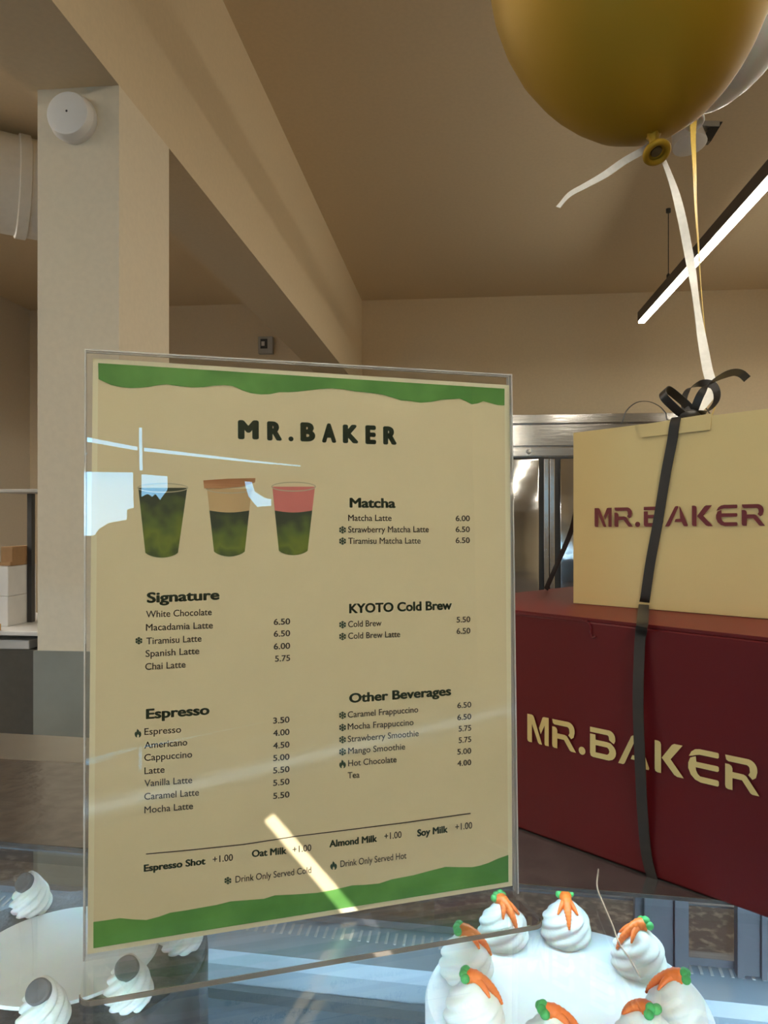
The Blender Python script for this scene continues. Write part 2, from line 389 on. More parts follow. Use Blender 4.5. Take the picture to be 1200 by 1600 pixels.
def pendant(a, b0, b1, zb, label, cables, w_=0.085, h_=0.085, dm='lamp'):
    t = thing('linear_pendant_lamp', R(a, (b0+b1)/2, zb), label, 'pendant lamp', 'linear pendant lamps')
    bm = BM(); rbox(bm, a-w_/2, a+w_/2, b0, b1, zb+0.012, zb+h_); obj('housing', bm, M['lampblack'], t)
    bm = BM(); rbox(bm, a-w_/2+0.006, a+w_/2-0.006, b0+0.006, b1-0.002, zb, zb+0.012); obj('diffuser', bm, M[dm], t)
    for b in cables:
        bm = BM(); tube(bm, [R(a, b, zb+h_), R(a, b, CEIL)], 0.003, 8)
        lathe(bm, R(a, b, CEIL-0.03), (0, 0, 1), [(0, 0.006), (0.005, 0.016), (0.03, 0.016)], 12)
        lathe(bm, R(a, b, zb+h_), (0, 0, 1), [(0, 0.012), (0.04, 0.012), (0.05, 0.005)], 12)
        obj('cable', bm, M['black'], t)
e = P(1002, 505, 5.8)
pendant(e.dot(RA), 2.3, e.dot(RF), e.z, 'long black linear pendant lamp with glowing underside hanging right of the balloons', (3.1, 5.2), 0.054, 0.082)
pendant(0.7, -2.6, 0.7, e.z, 'added unseen linear lamp over the front of the display case, brightening the menu', (-2.1, 0.2), dm='added_lamp_front')  # added out of view to light the menu
pendant(-3.5, -1.2, 4.4, e.z, 'added unseen linear lamp left of the beige pillar, brightening the left area', (-0.9, 2.6), dm='added_lamp_left')  # unseen extra lamp, lifts the dim area left of the pillar
pendant(3.1, 1.5, 6.3, e.z, 'added unseen linear lamp at the right side of the room, brightening the far wall', (2.0, 5.5), 0.05, 0.08)  # extra lamp out of frame, adds a warm glow on the far wall

def spotlight():
    c = P(1072, 196, 3.95); c.z = CEIL
    t = thing('ceiling_spotlight', c, 'small ceiling spotlight with black bracket peeking out behind the gold balloon', 'spotlight')
    bm = BM(); hexa(bm, c+V((-0.16, -0.03, -0.025)), (0.32, 0, 0), (0, 0.06, 0), (0, 0, 0.025)); obj('track', bm, M['grey'], t)
    bm = BM(); lathe(bm, c+V((0.0, 0, -0.025)), V((0.1, -0.25, -1)), [(0, 0.03), (0.02, 0.075), (0.10, 0.085), (0.11, 0.07)], 28); obj('head', bm, M['white'], t, smooth=0.6)
    bm = BM(); hexa(bm, c+V((0.07, -0.02, -0.10)), (0.05, 0, 0.0), (0, 0.04, 0), (0.06, 0, 0.10)); obj('bracket', bm, M['black'], t)
spotlight()

# ---------------------------------------------------------------- refrigerator against the far wall
def fridge():
    D = 6.45; q = P(800, 648, D); b0 = q.dot(RF); ztop = q.z
    aa = lambda px: (lambda p: p.dot(RA))(P(px, 700, D))
    a0, a1 = aa(690), aa(1062); z = lambda py: CZ+(HY-py)/F*D
    t = thing('steel_refrigerator', R((a0+a1)/2, b0+0.3, 0), 'tall stainless steel refrigerator against the far wall behind the boxes', 'refrigerator')
    bm = BM(); rbox(bm, a0, a1, b0+0.05, BFAR-0.02, 0.12, ztop-0.02); obj('body', bm, M['steel'], t, bevel=0.005)
    bm = BM(); rbox(bm, a0-0.01, a1+0.01, b0, BFAR-0.02, z(662), ztop); obj('top_rail', bm, M['steel'], t, bevel=0.004)
    bm = BM(); rbox(bm, a0, a1, b0+0.012, b0+0.06, z(697), z(663.5)); obj('header_panel', bm, M['steel'], t, bevel=0.004)
    bm = BM(); rbox(bm, a0, a1, b0+0.008, b0+0.06, z(713), z(699)); obj('door_lintel', bm, M['steel'], t, bevel=0.004)
    p = P(826, 706, D); bm = BM(); lathe(bm, R(p.dot(RA), b0+0.008, p.z), -RF, [(0, 0.02), (0.006, 0.02), (0.01, 0.014)], 24); obj('lock', bm, M['steel_trim'], t, smooth=0.6)
    am = aa(857)
    bm = BM(); rbox(bm, a0, a1, b0+0.028, b0+0.052, 0.12, z(714)); obj('door_seal', bm, M['black'], t)
    for x0, x1 in ((a0+0.01, aa(842)), (aa(874), a1-0.01)):
        bm = BM(); rbox(bm, x0, x1, b0-0.01, b0+0.027, 0.16, z(717)); dr = obj('door', bm, M['steel_wavy'], t, bevel=0.012, smooth=0.5)
    for x0, x1 in ((aa(849), aa(857)), (aa(858), aa(866))):
        bm = BM(); rbox(bm, x0, x1, b0-0.004, b0+0.027, 0.16, z(717)); obj('mullion', bm, M['steel'], t, bevel=0.005)
    for x in (a0+0.08, a1-0.08):
        bm = BM(); lathe(bm, R(x, b0+0.15, 0), (0, 0, 1), [(0, 0.03), (0.12, 0.03)], 16); obj('foot', bm, M['black'], t)
        bm = BM(); lathe(bm, R(x, BFAR-0.12, 0), (0, 0, 1), [(0, 0.03), (0.12, 0.03)], 16); obj('foot', bm, M['black'], t)
fridge()

# ---------------------------------------------------------------- work counter left behind the pillar
def left_counter():
    zt = CZ-(985-HY)/F*3.37
    b0 = P(20, 985, 3.37).dot(RF); b1 = b0+0.62
    a0, a1 = -3.3, -1.02
    t = thing('work_counter', R((a0+a1)/2, (b0+b1)/2, 0), 'dark work counter with a white worktop behind the pillar', 'counter')
    bm = BM(); rbox(bm, a0, a1, b0-0.02, b1, zt-0.02, zt); obj('worktop', bm, M['counter_white'], t, bevel=0.003)
    bm = BM(); rbox(bm, a0+0.02, a1-0.02, b0+0.01, b1-0.01, 0.08, zt-0.085); obj('cabinet', bm, M['counter_dark'], t)
    bm = BM(); rbox(bm, a0+0.02, a1-0.02, b0+0.30, b1-0.01, zt-0.085, zt-0.02); obj('back_rail', bm, M['black'], t)
    bm = BM(); rbox(bm, a0+0.02, a1-0.02, b0+0.05, b1-0.03, 0, 0.08); obj('plinth', bm, M['black'], t)
    for a in (a0+0.02, a1-0.06):
        bm = BM(); rbox(bm, a, a+0.04, b0+0.01, b0+0.30, zt-0.085, zt-0.02); obj('bracket', bm, M['black'], t)
    bm = BM(); q = P(18, 1003, 3.4); rbox(bm, q.dot(RA)-0.13, q.dot(RA)+0.09, b0+0.015, b0+0.25, zt-0.085, zt-0.045)
    tag(obj('paper_stack', bm, M['whitebox'], bevel=0.004), 'stack of white papers in the open slot under the worktop', 'papers')
    # rack standing on the worktop
    dd = 3.62; pz = lambda py, d=dd: CZ+(HY-py)/F*d
    aa = lambda px, d=dd: P(px, 900, d).dot(RA)
    bb = P(25, 900, dd).dot(RF)
    t = thing('metal_rack', R(aa(44), bb, zt), 'black metal rack with a flat top standing on the white worktop', 'rack')
    bm = BM(); rbox(bm, aa(13), aa(13)+0.55, bb-0.14, bb+0.10, pz(771), pz(766)); obj('top_shelf', bm, M['grey'], t, bevel=0.002)
    for a in (aa(39.5), aa(13)+0.52):
        bm = BM(); rbox(bm, a, a+0.022, bb+0.02, bb+0.05, zt, pz(771)); obj('post', bm, M['black'], t)
    # cartons
    sz = (pz(882)-zt)/2
    k = 0
    names = ['white carton at the bottom right of the stack beside the rack', 'white carton on the right of the stack under the cardboard box',
             'white carton at the bottom left of the stack, cut by the picture edge', 'white carton at the upper left of the stack, cut by the picture edge']
    for x0, x1 in ((21, 39), (-10, 19.5)):
        for r in (0, 1):
            bm = BM(); rbox(bm, aa(x0), aa(x1), bb-0.13, bb+0.10, zt+sz*r, zt+sz*(r+1)-0.001)
            tag(obj('carton', bm, M['whitebox'], bevel=0.003), names[k], 'carton', 'white cartons on the worktop'); k += 1
    bm = BM(); rbox(bm, aa(21), aa(39.5), bb-0.10, bb+0.08, pz(882), pz(853))
    o = tag(obj('cardboard_box', bm, M['card'], bevel=0.002), 'small brown cardboard box on top of the white cartons', 'box')
    bm = BM(); a0, a1 = aa(19), aa(39.5); rbox(bm, a0, a1, bb-0.115, bb-0.101, pz(881.5), pz(876)); 
    obj('lower_flap', bm, M['card'], o)
    bm = BM(); q = aa(34); prism(bm, [R(q-0.03, bb-0.30), R(q+0.04, bb-0.30), R(q+0.05, bb-0.24), R(q, bb-0.22)], zt, [zt+0.004, zt+0.012, zt+0.03, zt+0.008])
    tag(obj('paper_scrap', bm, M['orange_paper']), 'crumpled ochre paper scrap on the white worktop', 'paper')
left_counter()

# ---------------------------------------------------------------- glass display case (axes turned -10 degrees)
TC = math.radians(-10)
CA = V((math.cos(TC), math.sin(TC), 0)); CK = V((-math.sin(TC), math.cos(TC), 0))
def K(c, k, z=0.0): return CA*c + CK*k + V((0, 0, z))
def cbox(bm, c0, c1, k0, k1, z0, z1): hexa(bm, K(c0, k0, z0), CA*(c1-c0), CK*(k1-k0), V((0, 0, z1-z0)))
Z_DECK = CZ-0.385; KR = 0.655; KT = 0.595; KG = 0.442; C0, C1 = -0.85, 0.85; KF = -0.06
def case():
    t = thing('display_case', K(0, 0.3, 0), 'glass topped cake display case lit inside, under the sign and the boxes', 'display case')
    g = 0.006
    bm = BM(); cbox(bm, C0, C1, KF, KG-0.0005, Z_GLASS-g, Z_GLASS); obj('glass_top', bm, M['glass'], t)
    bm = BM(); cbox(bm, C0, C1, KG, KT-0.0005, Z_GLASS-0.0025, Z_GLASS); obj('steel_top', bm, M['steel_top'], t, bevel=0.0004)
    bm = BM(); cbox(bm, C0, C1, KT, KR+0.012, Z_GLASS-0.016, Z_GLASS); obj('rear_trim', bm, M['steel_trim'], t, bevel=0.0015)
    bm = BM(); cbox(bm, C0, C1, KF, KF+g, Z_DECK, Z_GLASS-g-0.0005); obj('front_glass', bm, M['glass'], t)
    bm = BM(); cbox(bm, C0, C1, KF, KR, Z_DECK-0.03, Z_DECK); obj('deck', bm, M['deck'], t)
    bm = BM(); cbox(bm, C0, C1, KF+0.02, KR, 0.08, Z_DECK-0.03); obj('base_cabinet', bm, M['case_dark'], t)
    bm = BM(); cbox(bm, C0+0.03, C1-0.03, KF+0.07, KR-0.05, 0, 0.08); obj('plinth', bm, M['black'], t)
    for c in (C0, C1-g):
        bm = BM(); cbox(bm, c, c+g, KF+g, KR-0.03, Z_DECK, Z_GLASS-0.018); obj('side_glass', bm, M['glass'], t)
    # air vent along the rear of the deck
    bm = BM()
    prof = [(KR-0.062, 0.0), (KR-0.062, 0.022), (KR-0.056, 0.030), (KR-0.002, 0.036), (KR-0.002, 0.0)]
    a = [bm.verts.new(K(C0+0.01, k, Z_DECK+z)) for k, z in prof]; b = [bm.verts.new(K(C1-0.01, k, Z_DECK+z)) for k, z in prof]
    bm.faces.new(a); bm.faces.new(b[::-1])
    for i in range(len(prof)):
        j = (i+1) % len(prof); bm.faces.new((a[i], a[j], b[j], b[i]))
    vent = obj('air_vent', bm, M['alu'], t)
    bm = BM(); c = C0+0.05
    while c < C1-0.05:
        hexa(bm, K(c, KR-0.030, Z_DECK+0.0334), CA*0.0022, CK*0.014+V((0, 0, 0.0016)), (0, 0, 0.0006)); c += 0.0075
    obj('vent_slots', bm, M['white'], vent)
    bm = BM(); cbox(bm, C0+0.01, C1-0.01, KR-0.072, KR-0.064, Z_DECK+0.0, Z_DECK+0.008); obj('deck_rail', bm, M['steel_trim'], t)
    # sliding rear doors
    zb, zt_ = Z_DECK+0.037, Z_GLASS-0.017
    for i, (c0, c1, k) in enumerate(((C0+0.01, 0.115, KR-0.012), (0.0898, C1-0.01, KR-0.024))):
        bm = BM()
        for x0, x1, z0, z1 in ((c0, c0+0.022, zb, zt_), (c1-0.022, c1, zb, zt_), (c0, c1, zb, zb+0.006), (c0, c1, zt_-0.008, zt_)):
            cbox(bm, x0, x1, k, k+0.010, z0, z1)
        d = obj('sliding_door', bm, M['alu_dark'], t)
        bm = BM(); cbox(bm, c0+0.01, c1-0.01, k+0.003, k+0.007, zb+0.002, zt_-0.002); obj('door_pane', bm, M['door_glass'], d)
    for c, w_ in ((0.1176, 0.010), (0.1627, 0.005), (0.18, 0.004), (0.26, 0.012)):
        bm = BM(); cbox(bm, c, c+w_, KR-0.036, KR-0.026, zb, zt_); obj('door_stile', bm, M['alu_dark'], t)
    for c, c2 in ((0.096, 0.1170), (0.1680, 0.1797)):
        bm = BM(); cbox(bm, c, c2, KR-0.032, KR-0.027, zb, zt_); obj('door_panel', bm, M['alu_dark'], t)
    bm = BM(); cbox(bm, C0+0.01, C1-0.01, KR-0.006, KR+0.004, CZ-0.3105, CZ-0.3090); obj('shelf_rail', bm, M['alu_dark'], t)
    # light strip inside the front top edge
    bm = BM(); cbox(bm, C0+0.05, C1-0.05, KF+0.012, KF+0.040, Z_GLASS-0.030, Z_GLASS-0.010); ho = obj('led_housing', bm, M['alu'], t)
    bm = BM(); cbox(bm, C0+0.06, C1-0.06, KF+0.014, KF+0.036, Z_GLASS-0.0305, Z_GLASS-0.0302); obj('led_strip', bm, M['led'], ho)
    # added fill strip for the rosettes; its hood hides it from the acrylic's reflection
    zl = Z_GLASS-0.045
    bm = BM(); cbox(bm, C0+0.05, C1-0.05, KF+0.008, KF+0.060, zl, zl+0.002); cbox(bm, C0+0.05, C1-0.05, KF+0.008, KF+0.012, zl-0.010, zl); cbox(bm, C0+0.05, C1-0.05, KF+0.008, KF+0.0115, zl+0.0021, Z_GLASS-0.031); h3 = obj('added_led_hood', bm, M['matte_black'], t)
    bm = BM(); cbox(bm, C0+0.06, C1-0.06, KF+0.0122, KF+0.0128, zl-0.009, zl-0.001); obj('led_strip', bm, M['added_led_low'], h3)
    bm = BM(); cbox(bm, C0+0.05, C1-0.05, KG+0.045, KG+0.075, Z_GLASS-0.012, Z_GLASS-0.003); h2 = obj('led_housing', bm, M['alu'], t)
    bm = BM(); cbox(bm, C0+0.06, C1-0.06, KG+0.055, KG+0.065, Z_GLASS-0.0125, Z_GLASS-0.0121); obj('led_strip', bm, M['added_led_rear'], h2)  # added strip hidden below the steel top, brightening the cakes
case()

# ---------------------------------------------------------------- cakes
def rosette(base, rad, h, tw=4.2, lobes=6, ph=0.0, depth=0.07, dome=1.9):
    bm = BM(); n = 84; prof = []
    N = 26
    for i in range(N+1):
        s = i/N
        r = rad*(0.86+0.14*math.sin(s/0.3*PI/2)) if s < 0.3 else rad*(1-((s-0.3)/0.7)**dome)**(1/1.5)
        tier = 1-0.035*math.cos(s*2*PI*2.5)
        prof.append((h*s, max(r*tier, 0.0004)))
    def md(th, i):
        s = i/N; return 1+0.03-depth*1.9*(1-abs(math.sin((lobes*th+ph+tw*2*PI*s)/2)))**1.6
    lathe(bm, base, (0, 0, 1), prof, n, md)
    return bm
def cake_board(t, c, z, r, scallop=False):
    bm = BM(); lathe(bm, V((c.x, c.y, z)), (0, 0, 1), [(0, r), (0.0035, r)], 180, (lambda th, i: 1+0.018*abs(math.sin(th*26))) if scallop else None)
    obj('cake_board', bm, M['silver'], t)

def carrot_cake():
    zt = CZ-0.28; d = 0.4507; c = P(885, 0, d); c.z = 0; r = 0.0826
    t = thing('carrot_cake', (c.x, c.y, Z_DECK), 'round white iced cake with cream swirls topped by tiny orange carrots', 'cake')
    cake_board(t, c, Z_DECK, 0.098)
    bm = BM(); z0 = Z_DECK+0.0035; H = zt-z0
    prof = [(0, r*0.99), (0.004, r), (H-0.006, r), (H-0.002, r-0.0015), (H, r-0.005), (H+0.0003, r*0.7), (H, r*0.4), (H+0.0004, 0.001)]
    lathe(bm, V((c.x, c.y, z0)), (0, 0, 1), prof, 128, lambda th, i: 1+0.004*math.sin(th*5+i)); obj('iced_body', bm, M['icing'], t, smooth=0.7)
    # rosettes: angle, direction the carrot points to (in degrees), per photo
    for ang, rr, cd in ((117, 0.063, -62), (77, 0.061, -95), (27, 0.057, 195), (-26, 0.060, 160), (161, 0.060, -15), (206, 0.064, -12), (250, 0.061, 0), (297, 0.061, 120)):
        p = V((c.x+rr*math.cos(math.radians(ang)), c.y+rr*math.sin(math.radians(ang)), zt-0.001))
        R0, H0 = 0.0162, 0.028
        o = obj('cream_rosette', rosette(p, R0, H0, ph=ang), M['cream'], t, smooth=True)
        dv = V((math.cos(math.radians(cd)), math.sin(math.radians(cd)), 0))
        def srf(q_, side=0.0, out=0.0006):      # point on the dome: q_ = height fraction
            rr_ = R0*(1-((q_-0.3)/0.7)**1.9)**(1/1.5)+out
            return p+(dv*math.cos(side)+V((-dv.y, dv.x, 0))*math.sin(side))*rr_+V((0, 0, H0*q_+out))
        pts = [p-dv*0.004+V((0, 0, H0+0.0002)), p+V((0, 0, H0+0.0010)), srf(0.96), srf(0.86), srf(0.76), srf(0.64), srf(0.54)]
        bm = BM(); sm = smooth_pts(pts, 6); tube(bm, sm, [0.0042*(1-0.85*i/(len(sm)-1))+0.0002*math.sin(i*2) for i in range(len(sm))], 12)
        sd = V((-dv.y, dv.x, 0))
        for s_ in (-1, 1):
            q = [p+V((0, 0, H0)), srf(0.95, s_*0.55), srf(0.86, s_*0.6), srf(0.77, s_*0.62)]
            q = smooth_pts(q, 4); tube(bm, q, [0.0028*(1-0.8*i/(len(q)-1)) for i in range(len(q))], 8)
        obj('carrot', bm, M['carrot'], o, smooth=True)
        bm = BM()
        for j in range(4):
            q = p-dv*(0.0045+0.001*(j % 2))+sd*((j-1.5)*0.0024)+V((0, 0, H0+0.0012+0.001*(j % 3)))
            bmesh.ops.create_uvsphere(bm, u_segments=12, v_segments=8, radius=0.0026, matrix=Matrix.Translation(q))
        obj('carrot_leaf', bm, M['leaf'], o, smooth=True)
carrot_cake()

def choc_cake():
    zt = CZ-0.2574; d = 0.4547; c = P(102, 0, d); c.z = 0; r = 0.0826
    t = thing('chocolate_cake', (c.x, c.y, Z_DECK), 'round dark chocolate cake with a white centre and biscuits in cream swirls', 'cake')
    cake_board(t, c, Z_DECK, 0.0945, True)
    z0 = Z_DECK+0.0035; H = zt-z0
    bm = BM(); lathe(bm, V((c.x, c.y, z0)), (0, 0, 1), [(0, r), (H-0.006, r), (H-0.002, r-0.0015)], 128, lambda th, i: 1+0.004*math.sin(th*9)); obj('glazed_side', bm, M['ganache'], t, smooth=0.7)
    bm = BM(); lathe(bm, V((c.x, c.y, z0)), (0, 0, 1), [(H-0.004, r-0.0005), (H-0.001, r-0.0012), (H, r-0.004), (H+0.0002, 0.02)], 128); obj('crumb_ring', bm, M['choc'], t, smooth=0.7)
    bm = BM(); lathe(bm, V((c.x, c.y, z0)), (0, 0, 1), [(H, 0.0535), (H+0.0015, 0.0525), (H+0.0018, 0.01)], 96); obj('white_centre', bm, M['icing'], t, smooth=0.7)
    for ang, rr, lean in ((131, 0.0655, -0.4), (86, 0.067, 0), (42, 0.067, 0.2), (6, 0.067, 0.3), (-41, 0.070, 0.1), (-76, 0.068, -0.1)):
        p = V((c.x+rr*math.cos(math.radians(ang)), c.y+rr*math.sin(math.radians(ang)), zt-0.001))
        bm = rosette(p, 0.0125, 0.027, tw=4.5, lobes=8, ph=ang, depth=0.15, dome=1.3)
        o = obj('cream_rosette', bm, M['cream'], t, smooth=True)
        ax = V((lean, -0.75, 0.75)).normalized()
        bm = BM(); lathe(bm, p+V((lean*0.006, -0.0045, 0.0215)), ax, [(-0.002, 0.0055), (-0.0015, 0.0062), (0.0012, 0.0062), (0.0018, 0.0054)], 28); obj('biscuit', bm, M['cookie'], o, smooth=0.6)
choc_cake()

# ---------------------------------------------------------------- acrylic sign holder and menu sheet
def sheet_slab(bm, u0, u1, v0, v1, n0, n1):
    hexa(bm, on_sheet(u0, v0, n0), SU*(u1-u0), SV*(v1-v0), SN*(n1-n0))
def sign():
    t = thing('acrylic_sign_holder', on_sheet(SW/2, 0), 'clear acrylic sign holder with a forward foot holding the drinks menu', 'sign holder')
    bm = BM(); sheet_slab(bm, 0, SW, 0, SHL, 0.0006, 0.0030); obj('front_sheet', bm, M['acrylic'], t)
    bm = BM(); sheet_slab(bm, 0, SW, 0, SHL, -0.0030, -0.0006); obj('back_sheet', bm, M['acrylic'], t)
    # bright edges of the two sheets
    bm = BM(); e_ = 0.0007
    for n0, n1 in ((0.0006, 0.0030), (-0.0030, -0.0006)):
        sheet_slab(bm, -e_, 0, 0, SHL, n0, n1); sheet_slab(bm, SW, SW+e_, 0, SHL, n0, n1); sheet_slab(bm, -e_, SW+e_, SHL, SHL+e_, n0, n1)
    obj('polished_edge', bm, M['acrylic_edge'], t)
    # foot with rounded front corners lying on the glass
    nf = V((SN.x, SN.y, 0)).normalized(); fd = 0.034; r = 0.006
    o = BL.copy(); pts = [V((0, -0.003))]
    for cx, cyy, a0 in ((r, fd-r, 180), (SW-r, fd-r, 90)):
        for k in range(7):
            a = math.radians(a0-90*k/6); pts.append(V((cx+r*math.cos(a), cyy+r*math.sin(a))))
    pts.append(V((SW, -0.003)))
    bm = BM(); prism(bm, [o+SU*p.x+nf*p.y for p in pts], Z_GLASS+0.0002, Z_GLASS+0.0030); obj('foot', bm, M['acrylic'], t)
    bm = BM(); rim = [o+SU*p.x+nf*p.y for p in pts[1:-1]]
    strip(bm, [V((q.x, q.y, Z_GLASS+0.0016)) for q in rim], V((0, 0, 1)), 0.0022, 0.0006); obj('foot_edge', bm, M['foot_edge'], t)
sign()

# text -> flat meshes
def text_geo(body, offset=0.0, spacing=1.0):
    cu = bpy.data.curves.new('tmp', 'FONT'); cu.body = body; cu.size = 1.0; cu.offset = offset; cu.space_character = spacing; cu.resolution_u = 4
    o = bpy.data.objects.new('tmp', cu); me = bpy.data.meshes.new_from_object(o)
    vs = [v.co.copy() for v in me.vertices]; fs = [tuple(p.vertices) for p in me.polygons]
    bpy.data.objects.remove(o); bpy.data.curves.remove(cu); bpy.data.meshes.remove(me)
    return vs, fs
CAP = max(v.y for v in text_geo('H')[0])
OFF = 0.00035
def put_text(bm, body, x0, y0, x1, y1, cap_px, bold=0.0, z=OFF, ystretch=1.0):
    vs, fs = text_geo(body)
    mnx = min(v.x for v in vs); mxx = max(v.x for v in vs)
    u0, v0 = uv(x0, y0); u1, v1 = uv(x1, y1)
    _, vt = uv(x0, y0-cap_px); 
    sx = (u1-u0)/(mxx-mnx+2*bold); sy = (vt-v0)/(CAP+2*bold)
    shifts = [(0, 0)] if not bold else [(bold*math.cos(2*PI*k/10), 0.7*bold*math.sin(2*PI*k/10)) for k in range(10)]
    if bold > 0.03: shifts += [(bold*0.5*math.cos(2*PI*k/6), bold*0.5*math.sin(2*PI*k/6)) for k in range(6)]
    for dx, dy in shifts:
        add_flat(bm, vs, fs, lambda v: on_sheet(u0+(v.x-mnx+bold+dx)*sx, v0+(v1-v0)*((v.x-mnx)/(mxx-mnx))+(v.y+bold+dy)*sy*ystretch, z))
    return
def put_poly(bm, pts, z=OFF):
    vs, fs = curve_mesh([[uv(*p) for p in pts]])
    add_flat(bm, vs, fs, lambda v: on_sheet(v.x, v.y, z))

def menu():
    t = thing('menu_sheet', on_sheet(SW/2, 0.002), 'cream drinks menu sheet with green torn edges and three matcha cups', 'menu')
    TL, TR, BR_, BLq = uv(145, 559.5), uv(796.5, 602), uv(800.5, 1384), uv(136.5, 1491)
    q = [BLq, BR_, TR, TL]
    bm = BM()
    a = [bm.verts.new(on_sheet(*p, -0.0002)) for p in q]; b = [bm.verts.new(on_sheet(*p, 0.0001)) for p in q]
    bm.faces.new(a[::-1]); bm.faces.new(b)
    for i in range(4): bm.faces.new((a[i], a[(i+1) % 4], b[(i+1) % 4], b[i]))
    obj('paper', bm, M['paper_edge'], t)
    bm = BM(); put_poly(bm, [(153.5, 567.5), (788, 607.5), (794, 1377.5), (146, 1481)], 0.0002); obj('print_ground', bm, M['paper'], t)
    top = [(154,592.5),(163,597),(173.8,601.8),(188,605),(203,606.5),(218,606),(232,604.8),(247,602),(261,600.7),(280,603.5),(299,605.6),(318,605),(334,602.7),(350,602),(363,603.3),(370,606),(378,610),(392,614.5),(407,616.4),(422,616),(436,613),(450,613),(465,612),(481,610.3),(500,608),(518,607),(536,608.5),(555,611.8),(578,614),(598,617),(612,621),(626,625.7),(642,627),(656.6,629.4),(674,628),(690.5,624.8),(705,624),(718,623),(727,627),(736.7,631.9),(746,630.5),(755,627),(766,630),(776.8,633),(787.9,633.6)]
    bm = BM(); put_poly(bm, [(788, 607.5), (153.5, 567.5)]+top); obj('green_border', bm, M['green'], t)
    bot = [(146,1440),(165,1437.5),(187.5,1434),(208,1436),(229,1437),(248,1432),(266,1425.5),(290,1422),(315,1417.5),(338,1413.5),(360,1408),(385,1406),(412,1404),(429,1398.5),(462,1397),(496,1394.5),(520,1390),(550,1383),(571,1382),(592,1380),(612,1373.5),(646,1367),(672,1360),(696,1354),(717,1354.5),(737.5,1354.5),(750,1352),(762.5,1348),(778,1341),(793.8,1335.5)]
    bm = BM(); put_poly(bm, bot+[(794, 1377.5), (146, 1481)]); obj('green_border', bm, M['green'], t)
    bm = BM()
    for ch, x0, x1, yb, cp in (('M',50,190,203,137),('R',245,345,211,137),('B',468,568,217,136),('A',612,708,225,137),('K',752,857,229,133),('E',903,975,235,134),('R',1022,1113,238,130)):
        s = 0.23333; put_text(bm, ch, 360+x0*s, 640+yb*s, 360+x1*s, 640+yb*s+0.5, cp*s, 0.075)
    put_text(bm, '.', 450.5, 690, 458.5, 690.4, 29, 0.07)
    obj('title_lettering', bm, M['dkgreen'], t)
    heads = [('Signature',229.3,942.4,343,937.2,17),('Espresso',228,1123.8,327.4,1116.5,16.5),('KYOTO Cold Brew',545.3,958.6,705.8,952.6,15.5),('Matcha',546,793.5,618,794,16),('Other Beverages',545.3,1098.6,704.7,1086.5,15.5)]
    items = [
     [('White Chocolate',228.2,965,330.8,961),('Macadamia Latte',228,985.6,332.6,981.7),('Tiramisu Latte',228.7,1006.8,314.8,1002.4),('Spanish Latte',227.5,1026.4,311.4,1021.7),('Chai Latte',226.9,1046.8,290,1042.9)],
     [('Espresso',225.6,1148.3,283,1144.4),('Americano',225.6,1169.5,292.6,1164.3),('Cappuccino',225.4,1188.9,300.3,1183.2),('Latte',225.6,1209.5,257.2,1206.9),('Vanilla Latte',225.6,1228.9,300.3,1223.2),('Caramel Latte',225.4,1249.6,310.9,1242.6),('Mocha Latte',225.6,1270.5,301.6,1263.8)],
     [('Cold Brew',543.8,980,595.9,978),('Cold Brew Latte',543.8,998.4,625,995.3)],
     [('Matcha Latte',543.8,814,611.6,814),('Strawberry Matcha Latte',543.8,832.2,669.7,831.6),('Tiramisu Matcha Latte',543.8,850,656.9,849.4)],
     [('Caramel Frappuccino',543.1,1121.3,653.1,1112.8),('Mocha Frappuccino',543.1,1140,645.9,1132.8),('Strawberry Smoothie',543.1,1159.4,653.8,1150),('Mango Smoothie',543.8,1178,632.8,1170.8),('Hot Chocolate',543.8,1197.2,619.4,1190.8),('Tea',543.1,1216,561.6,1214.8)]]
    prices = [
     [('6.50',976.5),('6.50',995.1),('6.00',1014.8),('5.75',1033.9)],
     [('3.50',1130.7),('4.00',1150.1),('4.50',1169.8),('5.00',1189.1),('5.50',1208.5),('5.50',1227.9),('5.50',1248.3)],
     [('5.50',972.8),('6.50',990.6)], [('6.00',814.4),('6.50',831.6),('6.50',848.8)],
     [('6.50',1106.6),('6.50',1125.3),('5.75',1143.1),('5.75',1161),('5.00',1179.1),('4.00',1197.2)]]
    px = [(427.5, 453.2), (426.6, 452.2), (713, 734.6), (711.6, 733.8), (714.2, 736)]
    for i, (s, x0, y0, x1, y1, cp) in enumerate(heads):
        bm = BM(); put_text(bm, s, x0, y0, x1, y1, cp, 0.042); obj('section_heading', bm, M['dkgreen'], t)
        bm = BM()
        for b_ in items[i]: put_text(bm, *b_, 10.6 if i < 2 else 9.8, 0.010)
        obj('item_list', bm, M['ink'], t)
        bm = BM()
        for s_, y in prices[i]:
            sl = (y-HY)/4000*(px[i][1]-px[i][0])
            put_text(bm, s_, px[i][0]+(2 if s_ == '5.75' else 0), y, px[i][1], y-sl, 9.6 if i < 2 else 9.0, 0.02)
        obj('price_column', bm, M['ink'], t)
    for s, *b_ in (('Espresso Shot',224.6,1362,321.1,1350.3),('Oat Milk',393.3,1339.3,447.7,1334),('Almond Milk',514.3,1324,589,1315),('Soy Milk',651.5,1307.1,699.3,1300.5)):
        bm = BM(); put_text(bm, s, *b_, 11.5, 0.042); obj('extras_heading', bm, M['dkgreen'], t)
    for s, *b_ in (('+1.00',332.3,1347.8,363.8,1344.2),('+1.00',456.9,1332.5,486.3,1329),('+1.00',600.2,1311.6,627.1,1308.6),('+1.00',711,1297.2,737.4,1294.2)):
        bm = BM(); put_text(bm, s, *b_, 10.5, 0.012); obj('extras_price', bm, M['ink'], t)
